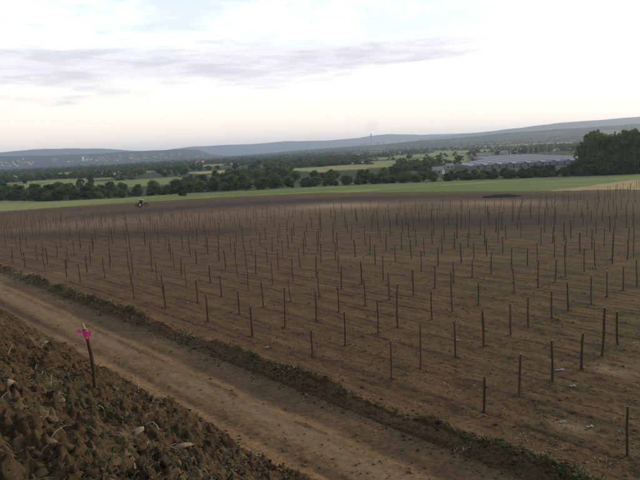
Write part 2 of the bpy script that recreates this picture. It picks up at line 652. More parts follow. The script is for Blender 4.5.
# sandy crown between the wheel ruts, its sunlit streak put into the colour
tr = np.exp(-((U - 13.75 - 0.3 * (jit - 0.5)) / 0.8) ** 2) * 0.42 * smooth(fbm(S / 5, U, 3, 85), 0.25, 0.6)
pale = pale + tr + 0.35 * np.exp(-((U - 11.4) / 0.5) ** 2) * jit
pale = pale + 0.40 * smooth(fbm(GX / 0.7, GY / 0.7, 4, 86), 0.62, 0.77) * (U < 6.5)
mead_pale = np.clip(0.8 * seg_mask(GX, GY, [(8, 196), (45, 222), (110, 282)], 3.6) + 0.75 * smooth(-GX, 55, 110) + 0.4 * seg_mask(GX, GY, [(-60, 222), (0, 213), (12, 205)], 6), 0, 1)
BF = beyond_field(GX, GY)
pale = np.where((BF > 0) & (U > 18), mead_pale, pale)
opn, dry = clearing(GX, GY)
opn = smooth(opn + 0.12 * (far_j - 0.5), 0.0, 0.05)

idx = np.arange(NA * NR).reshape(NR, NA)
F = np.stack([idx[:-1, :-1], idx[:-1, 1:], idx[1:, 1:], idx[1:, :-1]], -1)[:, :, ::-1].reshape(-1, 4)


def fc(a):
    return 0.25 * (a[:-1, :-1] + a[:-1, 1:] + a[1:, 1:] + a[1:, :-1]).ravel()


cx, cy, cu, cr = fc(GX), fc(GY), fc(U), fc(RR)
cbf, cbh = beyond_field(cx, cy), beyond_hedge(cx, cy)
reg = np.full(len(cx), 2)                                  # 2 vineyard soil
reg[cbf > 0] = 3                                           # meadow
reg[(cbf > 0) & (cx > 50) & (cy < 146 + (cx - 54) * 1.0 + 3 * (fbm(cx / 8, cy / 8, 2, 88) - 0.5))] = 4   # wheat
reg[cbh > 0] = 5                                           # valley
reg[cr > 900] = 5
reg[(cu < 16.6) & (cr < 400)] = 1
reg[(cu < 10.3 + 0.8 * (fbm(cx / 1.5, cy / 1.5, 3, 89) - 0.5)) & (cr < 900)] = 0
GV = np.stack([GX.ravel(), GY.ravel(), GZ.ravel()], -1)
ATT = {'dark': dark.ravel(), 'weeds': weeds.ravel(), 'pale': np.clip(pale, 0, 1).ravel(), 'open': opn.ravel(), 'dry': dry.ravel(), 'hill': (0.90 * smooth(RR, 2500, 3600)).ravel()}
for k, (nm, m, keep) in enumerate([('bank', M_bank, ('dark', 'weeds', 'pale')), ('dirt_track', M_track, ('dark', 'weeds', 'pale')),
                                   ('vineyard_ground', M_field, ('dark', 'weeds', 'pale')), ('meadow', M_meadow, ('pale',)),
                                   ('wheat_field', M_wheat, ()), ('valley_land', M_valley, ('open', 'dry', 'hill'))]):
    f = F[reg == k]
    used, inv = np.unique(f, return_inverse=True)
    o = link(nm, npmesh(nm, GV[used], inv.reshape(-1, 4), [m], attrs={a: ATT[a][used] for a in keep}, smooth=(nm != 'bank')))
    tag(o, kind='structure')


# ------------------------------------------------------------------ object materials
def wood_material(name, c0, c1):
    m, nt, b = mat(name)
    g = NT(nt)
    oi = g.n('ShaderNodeObjectInfo')
    mp = g.n('ShaderNodeMapping')
    mp.inputs['Scale'].default_value = (30, 30, 3)
    g.l(g.pos(True), mp.inputs['Vector'])
    c = g.mix(g.noise(1.0, 5, 0.7, mp.outputs[0]), c0, c1)
    c = g.mix(g.math('MULTIPLY', oi.outputs['Random'], 0.6), c, tuple(v * 0.55 for v in c0))
    g.l(c, b.inputs['Base Color'])
    g.bump(g.noise(1.0, 5, 0.7, mp.outputs[0]), 0.6, 0.01, b)
    return m


def plain(name, c, rough=0.8, var=0.25, scale=3.0, spec=0.2):
    m, nt, b = mat(name)
    g = NT(nt)
    g.l(g.mix(g.noise(scale, 5, 0.65, g.pos(True)), tuple(v * (1 - var) for v in c), tuple(min(1, v * (1 + var)) for v in c)), b.inputs['Base Color'])
    b.inputs['Roughness'].default_value = rough
    b.inputs['Specular IOR Level'].default_value = spec
    return m


M_post = wood_material('weathered_post', (0.055, 0.036, 0.022), (0.15, 0.105, 0.068))
M_cut = plain('cut_wood', (0.30, 0.23, 0.14), 0.9)
M_pink = plain('pink_plastic', (0.55, 0.05, 0.19), 0.5, 0.35, 14)
M_straw = plain('dry_straw', (0.42, 0.34, 0.20), 0.9, 0.35, 12)
M_leafdark = plain('weed_leaf', (0.045, 0.060, 0.022), 0.8, 0.5, 1.2)
M_deadleaf = plain('dead_leaf', (0.13, 0.095, 0.05), 0.9, 0.5, 5)
M_stone = plain('pale_stone', (0.20, 0.16, 0.105), 0.9, 0.35, 14)
M_scrap = plain('bleached_board', (0.26, 0.23, 0.19), 0.85, 0.25, 8)
M_trunk = plain('bark', (0.055, 0.042, 0.030), 0.95, 0.4, 2)


def leaf_material(name, c0, c1):
    m, nt, b = mat(name)
    g = NT(nt)
    oi = g.n('ShaderNodeObjectInfo')
    c = g.mix(g.noise(0.55, 5, 0.7), c0, c1)
    c = g.mix(g.math('MULTIPLY', oi.outputs['Random'], 0.55), c, tuple(v * 0.6 for v in c0))
    g.l(c, b.inputs['Base Color'])
    b.inputs['Roughness'].default_value = 0.8
    tl = g.n('ShaderNodeBsdfTranslucent')
    g.l(c, tl.inputs['Color'])
    mx = g.n('ShaderNodeMixShader')
    mx.inputs[0].default_value = 0.35
    g.l(b.outputs[0], mx.inputs[1])
    g.l(tl.outputs[0], mx.inputs[2])
    g.l(mx.outputs[0], nt.nodes['Material Output'].inputs['Surface'])
    return m


M_leaf = [leaf_material('deep_green_leaves', (0.040, 0.066, 0.020), (0.080, 0.120, 0.038)),
          leaf_material('mid_green_leaves', (0.062, 0.100, 0.028), (0.120, 0.165, 0.052)),
          leaf_material('olive_leaves', (0.085, 0.105, 0.030), (0.155, 0.170, 0.060))]

ORD = ['', 'first', 'second', 'third', 'fourth', 'fifth', 'sixth', 'seventh', 'eighth', 'ninth', 'tenth', 'eleventh', 'twelfth', 'thirteenth',
       'fourteenth', 'fifteenth', 'sixteenth', 'seventeenth', 'eighteenth', 'nineteenth']
TENS = {20: ('twenty', 'twentieth'), 30: ('thirty', 'thirtieth'), 40: ('forty', 'fortieth'), 50: ('fifty', 'fiftieth'), 60: ('sixty', 'sixtieth'),
        70: ('seventy', 'seventieth'), 80: ('eighty', 'eightieth'), 90: ('ninety', 'ninetieth')}


def ordinal(k):
    if k < 20:
        return ORD[k]
    if k >= 100:
        return 'hundredth' if k == 100 else 'hundred-and-' + ordinal(k - 100)
    t, r = k // 10 * 10, k % 10
    return TENS[t][1] if r == 0 else TENS[t][0] + '-' + ORD[r]


# ------------------------------------------------------------------ vineyard posts
def post_mesh(k):
    rs = random.Random(100 + k)
    h = 1.0
    bx_, by_ = rs.uniform(-0.03, 0.03), rs.uniform(-0.03, 0.03)
    pts, rr = [], []
    for q, t in enumerate((-0.18, 0.0, 0.25, 0.5, 0.75, 0.97, 1.0)):
        w = math.sin(max(t, 0) * math.pi)
        pts.append((bx_ * w + rs.uniform(-.006, .006), by_ * w + rs.uniform(-.006, .006), t * h))
        rr.append(rs.uniform(0.90, 1.1) * (0.046 - 0.008 * t) * (0.8 if t == 1.0 else 1))
    mb = MB().tube(pts, rr, 7, 0, True, 1)
    me = bpy.data.meshes.new('post')
    me.from_pydata(mb.v, [], mb.f)
    me.materials.append(M_post)
    me.materials.append(M_cut)
    me.polygons.foreach_set('material_index', mb.m)
    me.polygons.foreach_set('use_smooth', [i < len(mb.f) - 2 for i in range(len(mb.f))])
    me.update()
    return me


POSTS = [post_mesh(k) for k in range(10)]
O0, DI, DJ = np.array([9.85, 19.5]), np.array([-3.52, 3.965]), np.array([1.82, 1.42])
PY_X = [-140, -100, -57, -34, 0, 26, 45, 57, 75, 110, 200]
PY_Y = [165, 158, 140, 126, 118, 114, 118, 128, 146, 150, 150]
cand = []
prng = random.Random(3)
for i in range(-22, 42):
    for j in range(0, 62):
        p = O0 + DI * i + DJ * j
        r_ = math.hypot(*p)
        # the second and every later row is slightly offset and uneven
        jx = prng.gauss(0, 0.10 + 0.0015 * r_)
        jy = prng.gauss(0, 0.10 + 0.0015 * r_)
        miss = prng.random()
        a_ = math.degrees(math.atan2(p[0], p[1]))
        if abs(a_) > 31 or p[1] > np.interp(p[0], PY_X, PY_Y) or r_ < 15:
            continue
        if miss < (0.0 if r_ < 42 else 0.06 if r_ < 70 else 0.16):
            continue
        cand.append((r_, i, j, p[0] + jx, p[1] + jy))
cand.sort()
near, rest = cand[:300], cand[300:]
imin = min(c[1] for c in near)
rows = sorted({c[2] for c in near})
pos_in_row = {}
for j in rows:
    for k, c in enumerate(sorted((c for c in near if c[2] == j), key=lambda c: c[1])):
        pos_in_row[(c[1], j)] = k + 1
for k, (r_, i, j, x, y) in enumerate(near):
    o = link('vineyard_post', POSTS[prng.randrange(10)])
    h = prng.choice((1.55, 1.7, 1.8, 1.85, 1.9, 1.9, 2.0) if prng.random() > 0.07 else (2.4, 2.6)) * prng.uniform(0.94, 1.06)
    o.location = (x, y, tz(x, y) - 0.02)
    kth = prng.uniform(0.95, 1.45)
    o.scale = (kth, kth, h)
    o.rotation_euler = (prng.gauss(0, 0.022), prng.gauss(0, 0.022), prng.uniform(0, 6.28))
    look = 'extra-tall' if h > 2.2 else 'tall' if h > 1.82 else 'short' if h < 1.62 else 'thin'
    tag(o, f'{look} dark wooden vineyard post, {ordinal(pos_in_row[(i, j)])} from the right in the {ordinal(j + 1)} row past the track',
        'post', 'wooden posts set out in rows across the vineyard')

# the farthest posts, past the three hundred nearest
vs_all, fs_all, ms_all = [], [], []
b0 = 0
P0 = [np.array([v.co[:] for v in m.vertices]) for m in POSTS]
for (r_, i, j, x, y) in rest:
    q = prng.randrange(10)
    me = POSTS[q]
    v = P0[q] * np.array([0.95, 0.95, prng.uniform(1.5, 2.0)])
    v = v + np.array([prng.gauss(0, .02), prng.gauss(0, .02), 0]) * v[:, 2:3] + np.array([x, y, tz(x, y)])
    vs_all.append(v)
    for p in me.polygons:
        fs_all.append([b0 + a for a in p.vertices])
        ms_all.append(p.material_index)
    b0 += len(v)
if vs_all:
    me = bpy.data.meshes.new('distant_posts')
    me.from_pydata(np.concatenate(vs_all).tolist(), [], fs_all)
    me.materials.append(M_post)
    me.materials.append(M_cut)
    me.polygons.foreach_set('material_index', ms_all)
    tag(link('distant_posts', me), 'thin dark wooden posts at the far end of the vineyard', 'posts', kind='stuff')


# ------------------------------------------------------------------ ground pixel -> place
def place(px, py, zfix=None):
    """Where the line of sight through a photo point meets the ground (used once, to survey positions)."""
    f, th, ro = 615.0, R(8.33), R(2.9)
    x, y = (px - 320) / f, -(py - 240) / f
    X, Y = x * math.cos(ro) + y * math.sin(ro), -x * math.sin(ro) + y * math.cos(ro)
    d = np.array([X, math.cos(th) + Y * math.sin(th), -math.sin(th) + Y * math.cos(th)])
    ts = np.concatenate([np.arange(2, 60, 0.05), np.arange(60, 900, 1.0)])
    P = ts[:, None] * d
    below = np.nonzero(P[:, 2] + CAM_H < terrain(P[:, 0], P[:, 1]))[0]
    k = below[0] if len(below) else -1
    return float(P[k, 0]), float(P[k, 1])


# ------------------------------------------------------------------ marker stake with ribbon
sx, sy = place(95, 388)
sz = tz(sx, sy)
stake = empty('marker_stake', (sx, sy, sz))
tag(stake, 'crooked wooden marker stake with pink ribbon on the edge of the rough bank', 'stake')
hgt = 62 / 615 * math.hypot(sx, sy) * 1.05
hgt *= 0.96
pts = [(0.0, 0, -0.3), (0.0, 0, 0.0), (0.012, 0, hgt * 0.3), (-0.008, 0, hgt * 0.55), (-0.040, 0, hgt * 0.75), (-0.088, 0.0, hgt * 0.93), (-0.105, 0, hgt)]
MB().tube(pts, [0.037, 0.037, 0.033, 0.037, 0.031, 0.033, 0.026], 9, 0, True, 1).build('shaft', [M_post, M_cut], stake, smooth=False)
MB().tube([(-0.086, 0, hgt * 0.925), (-0.101, 0, hgt * 0.985), (-0.107, 0, hgt * 1.02)], [0.035, 0.032, 0.022], 8).build('bare_tip', M_cut, stake)
rib = MB()
zc = hgt * 0.87
KR = 0.62
rib.tube([(-0.062, 0, zc - 0.05), (-0.070, 0, zc - 0.01), (-0.078, 0, zc + 0.045)], [0.044, 0.036, 0.045], 10)
ribbon = rib.build('ribbon', M_pink, stake)


def strip(name, pts_, w, parent):
    v, f = [], []
    for k, (a, b, c) in enumerate(pts_):
        a, c = -0.070 + (a + 0.134) * KR, zc + (c - zc) * KR
        v += [(a, b, c - w[k] * KR / 2), (a, b + 0.03, c + w[k] * KR / 2)]
        if k:
            f.append((2 * k - 2, 2 * k - 1, 2 * k + 1, 2 * k))
    me = bpy.data.meshes.new(name)
    me.from_pydata(v, [], f)
    me.materials.append(M_pink)
    o = link(name, me, parent)
    sd = o.modifiers.new('thick', 'SOLIDIFY')
    sd.thickness = 0.004
    return o


strip('ribbon_tail', [(-0.17, -0.05, zc + 0.03), (-0.24, -0.07, zc + 0.065), (-0.31, -0.05, zc + 0.07), (-0.37, -0.07, zc + 0.085)], [0.06, 0.09, 0.10, 0.07], ribbon)
strip('ribbon_tail', [(-0.10, -0.06, zc - 0.02), (-0.04, -0.08, zc - 0.01), (0.03, -0.06, zc - 0.03), (0.08, -0.07, zc + 0.03)], [0.09, 0.15, 0.16, 0.10], ribbon)
strip('ribbon_tail', [(-0.12, -0.062, zc - 0.04), (-0.085, -0.075, zc - 0.09), (-0.04, -0.07, zc - 0.15)], [0.08, 0.14, 0.08], ribbon)


# ------------------------------------------------------------------ clods, stones, weeds
def ico(sub):
    import bmesh
    bm = bmesh.new()
    bmesh.ops.create_icosphere(bm, subdivisions=sub, radius=1.0)
    v = np.array([a.co[:] for a in bm.verts])
    f = np.array([[a.index for a in q.verts] for q in bm.faces])
    bm.free()
    return v, f


ICO1, ICO2 = ico(1), ico(2)


def lump(v, seed, amp=0.35):
    rs = np.random.default_rng(seed)
    o = v.copy()
    for _ in range(9):                       # random flat cuts make angular clods
        d = rs.normal(size=3)
        d /= np.linalg.norm(d)
        c = rs.uniform(0.35, 0.75)
        k = o @ d
        o = o - np.where(k > c, (k - c) * 0.85, 0)[:, None] * d
    return o * (1 + amp * (rs.random(len(v)) - 0.5))[:, None]


def rotmats(n, rs):
    q = rs.normal(size=(n, 4))
    q /= np.linalg.norm(q, axis=1)[:, None]
    w, x, y, z = q.T
    return np.stack([1 - 2 * (y * y + z * z), 2 * (x * y - z * w), 2 * (x * z + y * w), 2 * (x * y + z * w), 1 - 2 * (x * x + z * z), 2 * (y * z - x * w),
                     2 * (x * z - y * w), 2 * (y * z + x * w), 1 - 2 * (x * x + y * y)], -1).reshape(n, 3, 3)


def scatter_lumps(name, x, y, size, m, proto, label, sink=0.25, flat=0.75, seed=1, cat='soil'):
    rs = np.random.default_rng(seed)
    n = len(x)
    z = terrain(x, y)
    Rm = rotmats(n, rs)
    protos = [lump(proto[0], 300 + seed * 10 + k, 0.75) for k in range(8)]
    which = rs.integers(0, 8, n)
    V = np.stack([protos[w] for w in which]) * (0.7 + 0.6 * rs.random((n, 1, 3)))
    V = np.einsum('nij,nkj->nki', Rm, V)
    V[:, :, 2] *= flat
    V = V * size[:, None, None] + np.stack([x, y, z + size * sink], -1)[:, None, :]
    nv = len(proto[0])
    Fc = (proto[1][None] + (np.arange(n) * nv)[:, None, None]).reshape(-1, 3)
    o = link(name, npmesh(name, V.reshape(-1, 3), Fc, [m], attrs={'tone': np.repeat(rs.random(n), nv)}))
    return tag(o, label, cat, kind='stuff')


def clod_material():
    m, nt, b = mat('clod_soil')
    g = NT(nt)
    spk = g.noise(16.0, 5, 0.75)
    c = g.ramp(g.noise(2.6, 4, 0.7), [(0.30, (0.018, 0.013, 0.008)), (0.46, (0.048, 0.032, 0.019)), (0.60, (0.092, 0.062, 0.034)), (0.75, (0.19, 0.135, 0.075))])
    c = g.mix(g.math('MULTIPLY', g.sm(g.noise(1.3, 5, 0.7), 0.5, 0.68), 0.6), c, (0.042, 0.048, 0.02))
    c = g.mix(0.35, c, g.mix(spk, (0.02, 0.015, 0.01), (0.20, 0.15, 0.09)))
    c = g.mix(0.6, c, g.ramp(g.attr('tone'), [(0.0, (0.014, 0.010, 0.007)), (0.35, (0.038, 0.026, 0.016)), (0.55, (0.036, 0.033, 0.015)), (0.72, (0.085, 0.057, 0.031)), (0.93, (0.12, 0.082, 0.044)), (1.0, (0.27, 0.20, 0.12))]))
    g.l(c, b.inputs['Base Color'])
    g.bump(spk, 1.0, 0.03, b)
    return m


M_clod = clod_material()
rs = np.random.default_rng(21)


def us_to_xy(u, s):
    return u * N[0] + s * T[0], u * N[1] + s * T[1]


# bank
n = 25000
u = rs.uniform(-0.6, 7.4, n)
s = 3.0 + 38 * rs.random(n) ** 1.9
x, y = us_to_xy(u, s)
size = np.clip(np.exp(rs.normal(-3.95, 0.60, n)), 0.008, 0.075)
keep = fbm(x / 1.1, y / 1.1, 3, 130) > 0.22
scatter_lumps('soil_clods', x[keep], y[keep], size[keep], M_clod, ICO1, 'crumbly brown soil clods covering the steep near bank', seed=2, sink=0.05)
# weedy ridge
n = 6500
s = 6 + 70 * rs.random(n) ** 1.5
u = 17.3 + rs.normal(0, 1, n) * (0.30 + 0.45 * fbm(s / 2.5, s * 0 + 2, 3, 48))
x, y = us_to_xy(u, s)
size = np.clip(np.exp(rs.normal(-3.4, 0.55, n)), 0.015, 0.13)
scatter_lumps('ridge_clods', x, y, size, M_clod, ICO1, 'dark clods heaped along the weedy ridge beside the track', seed=3, sink=0.0)
# vineyard floor and track crumbs
n = 16000
rr_ = 18 + 60 * rs.random(n) ** 1.7
aa = np.radians(rs.uniform(-32, 32, n))
x, y = rr_ * np.sin(aa), rr_ * np.cos(aa)
u, s = US(x, y)
ok = (u > 18.6) | ((u > 11.0) & (u < 17) & (rs.random(n) < 0.25))
x, y = x[ok], y[ok]
pbx = np.array([(c[3], c[4]) for c in near if c[0] < 50])      # loosened earth round each nearer post
hx_ = np.repeat(pbx, 14, 0) + rs.normal(0, 0.15, (len(pbx) * 14, 2))
x, y = np.concatenate([x, hx_[:, 0]]), np.concatenate([y, hx_[:, 1]])
size = np.clip(np.exp(rs.normal(-3.5, 0.5, len(x))), 0.015, 0.10)
m_fc = plain('crumb_soil', (0.11, 0.072, 0.042), 0.95, 0.5, 2.0)
scatter_lumps('field_clods', x, y, size, m_fc, ICO1, 'small crumbs of earth strewn over the vineyard floor', seed=4)


def blades(name, x, y, per, length, width, mats, label, seed, spread=0.06, droop=0.5, mix=0.5, lay=0.0):
    """Tufts of bent three-segment blades, each tuft leaning its own way."""
    rs_ = np.random.default_rng(seed)
    n_ = len(x) * per
    X = np.repeat(x, per) + rs_.normal(0, spread, n_)
    Y = np.repeat(y, per) + rs_.normal(0, spread, n_)
    L = np.repeat(length, per) * rs_.uniform(0.45, 1.15, n_)
    A = rs_.uniform(0, 2 * math.pi, n_)
    lean = rs_.uniform(0.1, 0.9, n_) + lay
    Z = terrain(X, Y) - 0.015
    dx, dy = np.cos(A), np.sin(A)
    wx, wy = -dy * width, dx * width
    V = []
    for t, wd in ((0, 0.8), (0.4, 1.0), (0.75, 0.7)):
        ho = L * t * np.sin(lean * (0.6 + droop * t))
        ve = L * t * np.cos(lean * (0.6 + droop * t))
        for sgn in (-1, 1):
            V.append(np.stack([X + dx * ho + sgn * wx * wd, Y + dy * ho + sgn * wy * wd, Z + ve], -1))
    ho, ve = L * np.sin(lean * (0.6 + droop)), L * np.cos(lean * (0.6 + droop))
    V.append(np.stack([X + dx * ho, Y + dy * ho, Z + ve], -1))
    V = np.stack(V, 1)
    b_ = (np.arange(n_) * 7)[:, None]
    tri = np.concatenate([b_ + np.array([[0, 1, 3]]), b_ + np.array([[0, 3, 2]]), b_ + np.array([[2, 3, 5]]), b_ + np.array([[2, 5, 4]]), b_ + np.array([[4, 5, 6]])], 0)
    mi = np.tile((np.repeat(rs_.random(len(x)), per) < mix).astype(int), 5)
    o = link(name, npmesh(name, V.reshape(-1, 3), tri, mats, midx=mi))
    return tag(o, label, 'weeds', kind='stuff')


# weeds on the bank
n = 5200
u = rs.uniform(-0.4, 7.2, n)
s = 3.0 + 34 * rs.random(n) ** 1.5
x, y = us_to_xy(u, s)
k = fbm(x / 1.3, y / 1.3, 4, 84) > 0.44
blades('bank_weeds', x[k], y[k], 9, rs.uniform(0.05, 0.20, k.sum()), 0.007, [M_leafdark, M_deadleaf], 'low green and straw-coloured weeds growing among the bank clods', 5, mix=0.45, lay=0.55)
n = 900
u = rs.uniform(-0.4, 7.4, n)
s = 3.0 + 26 * rs.random(n) ** 1.5
x, y = us_to_xy(u, s)
blades('dry_straw', x, y, 2, rs.uniform(0.10, 0.38, n), 0.0045, [M_straw, M_deadleaf], 'pale dry straws and rootlets strewn over the near bank', 8, spread=0.05, mix=0.5, lay=0.9)
# ridge weeds
n = 1500
s = 5 + 90 * rs.random(n) ** 1.5
u = 17.5 + rs.normal(0, 0.42, n)
x, y = us_to_xy(u, s)
k = fbm(x / 2.0, y / 2.0, 3, 91) > 0.47
blades('ridge_weeds', x[k], y[k], 9, rs.uniform(0.08, 0.26, k.sum()), 0.016, [M_leafdark, M_straw], 'dark green weeds overgrowing the ridge along the track', 6, spread=0.10, mix=0.04, lay=0.3)
# thin weeds in the vineyard
n = 3800
rr_ = 19 + 55 * rs.random(n) ** 1.5
aa = np.radians(rs.uniform(-31, 31, n))
x, y = rr_ * np.sin(aa), rr_ * np.cos(aa)
u, s = US(x, y)
k = (u > 18.8) & (fbm(x / 3, y / 3, 3, 92) > 0.50)
blades('vineyard_weeds', x[k], y[k], 6, rs.uniform(0.05, 0.16, k.sum()), 0.008, [M_leafdark, M_straw], 'sparse low weeds between the vineyard rows', 7, spread=0.12, mix=0.4, lay=0.5)

# single stones, stems and scraps that stand out
stones = [(137, 436, 0.13, 0.06, 'flat pale stone lying on the near bank below the marker stake'),
          (184, 447, 0.15, 0.06, 'long thin pale stone lying right of the flat pale stone'),
          (10, 385, 0.09, 0.06, 'tan lump of stone at the left edge of the near bank'),
          (62, 403, 0.07, 0.04, 'small whitish stone left of the marker stake foot'),
          (140, 466, 0.08, 0.06, 'rounded brown stone low on the near bank'),
          (165, 470, 0.10, 0.07, 'broad ochre stone at the bottom edge of the bank'),
          (45, 345, 0.14, 0.06, 'pale slab on the upper bank above the clods')]
for k, (px, py, a, c, lab) in enumerate(stones):
    x, y = place(px, py)
    v = lump(ICO2[0], 700 + k, 0.4) * np.array([a, a * 0.7, c]) * 1.0
    o = link('stone', npmesh('stone', v, ICO2[1], [M_stone if k not in (4, 5) else M_clod]), None, (x, y, tz(x, y) + c * 0.35))
    o.rotation_euler = (0.12, -0.1, random.uniform(0, 3))
    tag(o, lab, 'stone', 'larger stones on the bank')

stems = [(138, 388, [(0, 0), (0.02, 0.14), (0.00, 0.26)], 'short upright pale dry stem beside the marker stake'),
         (152, 404, [(0, 0), (0.10, 0.13), (0.24, 0.10), (0.36, 0.02)], 'arching pale dry stem bent over on the bank edge'),
         (237, 430, [(0, 0), (0.06, 0.14), (0.12, 0.24)], 'thin pale stem leaning over the edge of the track')]
for k, (px, py, pr, lab) in enumerate(stems):
    x, y = place(px, py)
    MBs = MB().tube([(a, 0.02 * q, b - (0.05 if q == 0 else 0)) for q, (a, b) in enumerate(pr)], [0.011, 0.010, 0.008, 0.005][:len(pr)], 6)
    o = MBs.build('dry_stem', M_straw, None, (x, y, tz(x, y)))
    tag(o, lab, 'stem', 'dry stems on the bank')

scraps = [(560, 371, 0.43, 'white board lying beside the post in the near right rows'),
          (573, 387, 0.24, 'short pale board in front of the white board by the posts'),
          (457, 341, 0.28, 'small whitish board lying at a post in the middle rows'),
          (563, 423, 0.25, 'pale wood scrap lying in the straw patch near the ridge'),
          (590, 428, 0.29, 'thin pale wood scrap right of the straw patch'),
          (267, 348, 0.22, 'tiny pale board near the weedy ridge at lower centre'),
          (188, 303, 0.26, 'tiny pale board among the left vineyard rows')]
for k, (px, py, ln, lab) in enumerate(scraps):
    x, y = place(px, py)
    mb = MB().box((0, 0, 0.02), (ln, 0.10, 0.025), 0.1 * k).box((ln * 0.2, 0.03, 0.045), (ln * 0.5, 0.07, 0.02), 0.5 + k)
    o = mb.build('board_scrap', M_scrap, None, (x, y, tz(x, y) + 0.02))
    o.rotation_euler = (0.06, 0.05, random.uniform(-.3, .3))
    tag(o, lab, 'board', 'pale boards left on the vineyard floor')

# ------------------------------------------------------------------ tractor at the far end of the field
M_red = plain('faded_red_paint', (0.17, 0.07, 0.055), 0.7)
M_white = plain('dusty_white_paint', (0.38, 0.36, 0.33), 0.6)
M_tyre = plain('tyre_rubber', (0.05, 0.048, 0.045), 0.9)
M_glass = plain('dark_glass', (0.03, 0.035, 0.04), 0.15, 0.1, 3, 0.5)
M_grey = plain('grey_metal', (0.20, 0.20, 0.21), 0.6)
tx, ty = place(143, 207)
tr_ = empty('tractor', (tx, ty, tz(tx, ty) + 0.03), R(8))
tr_.scale = (0.85, 0.85, 0.85)
tag(tr_, 'small tractor with pale cab and red bonnet at the far edge of the ploughed field', 'tractor')
hood = MB().box((0.95, 0, 1.05), (1.5, 0.72, 0.62)).box((1.72, 0, 0.98), (0.10, 0.66, 0.5))
hood.build('bonnet', M_red, tr_)
MB().box((0.2, 0, 0.72), (2.9, 0.5, 0.36)).build('chassis', M_grey, tr_)
cab = MB()
for dx in (-0.95, 0.15):
    for dy in (-0.62, 0.62):
        cab.box((dx, dy, 1.55), (0.09, 0.09, 1.5))
cab.box((-0.4, 0, 0.98), (1.15, 1.2, 0.45))
cabo = cab.build('cab', M_white, tr_)
MB().box((-0.4, 0, 2.37), (1.55, 1.5, 0.16), taper=0.9).build('roof', M_white, cabo)
for nm_, c_, s_ in (('window', (-0.4, -0.60, 1.75), (1.0, 0.02, 1.05)), ('window', (-0.4, 0.60, 1.75), (1.0, 0.02, 1.05)), ('windscreen', (0.15, 0, 1.75), (0.02, 1.12, 1.05)), ('rear_window', (-0.95, 0, 1.75), (0.02, 1.12, 1.05))):
    MB().box(c_, s_).build(nm_, M_glass, cabo)
for wx, wy, wr, ww in ((-0.75, -0.82, 0.78, 0.42), (-0.75, 0.82, 0.78, 0.42), (1.35, -0.72, 0.48, 0.28), (1.35, 0.72, 0.48, 0.28)):
    wmb = MB().tube([(wx, wy - ww / 2, wr), (wx, wy - ww * 0.4, wr), (wx, wy + ww * 0.4, wr), (wx, wy + ww / 2, wr)], [wr * 0.9, wr, wr, wr * 0.9], 20)
    for q in range(12):
        a = q * math.pi / 6
        wmb.box((wx + math.cos(a) * wr, wy, wr + math.sin(a) * wr), (0.05, ww * 0.9, 0.05))
    wh = wmb.build('wheel', M_tyre, tr_)
    MB().tube([(wx, wy - ww * 0.54, wr), (wx, wy + ww * 0.54, wr)], wr * 0.5, 14).build('rim', M_white, wh)
MB().tube([(1.2, 0.2, 1.3), (1.2, 0.2, 2.1)], 0.05, 8).build('exhaust', M_grey, tr_)
plough = MB().box((-1.9, 0, 0.75), (1.5, 0.12, 0.12)).box((-1.9, 0, 0.95), (0.9, 1.5, 0.10))
for q in range(4):
    plough.box((-1.4 - q * 0.35, -0.5 + q * 0.33, 0.4), (0.10, 0.22, 0.7), 0.4)
plough.build('plough', M_tyre, tr_)

# ------------------------------------------------------------------ dark heap at the field edge
hx, hy = place(502, 197)
hv, hf = ICO2
hv3, hf3 = ico(4)
hq = hv3 * np.array([4.3, 1.6, 0.55])
hq[:, 2] = np.maximum(hq[:, 2], -0.2) * (0.6 + 0.9 * fbm(hq[:, 0] / 1.3 + 5, hq[:, 1] / 1.3, 3, 140)) * 1.05
ho = link('soil_heap', npmesh('soil_heap', hq, hf3, [plain('dark_heap_soil', (0.032, 0.027, 0.022), 0.95, 0.5, 1.5)]), None, (hx, hy, tz(hx, hy) - 0.05))
ho.rotation_euler[2] = R(-10)
tag(ho, 'long low dark heap of soil where the ploughed field meets the green meadow', 'heap')


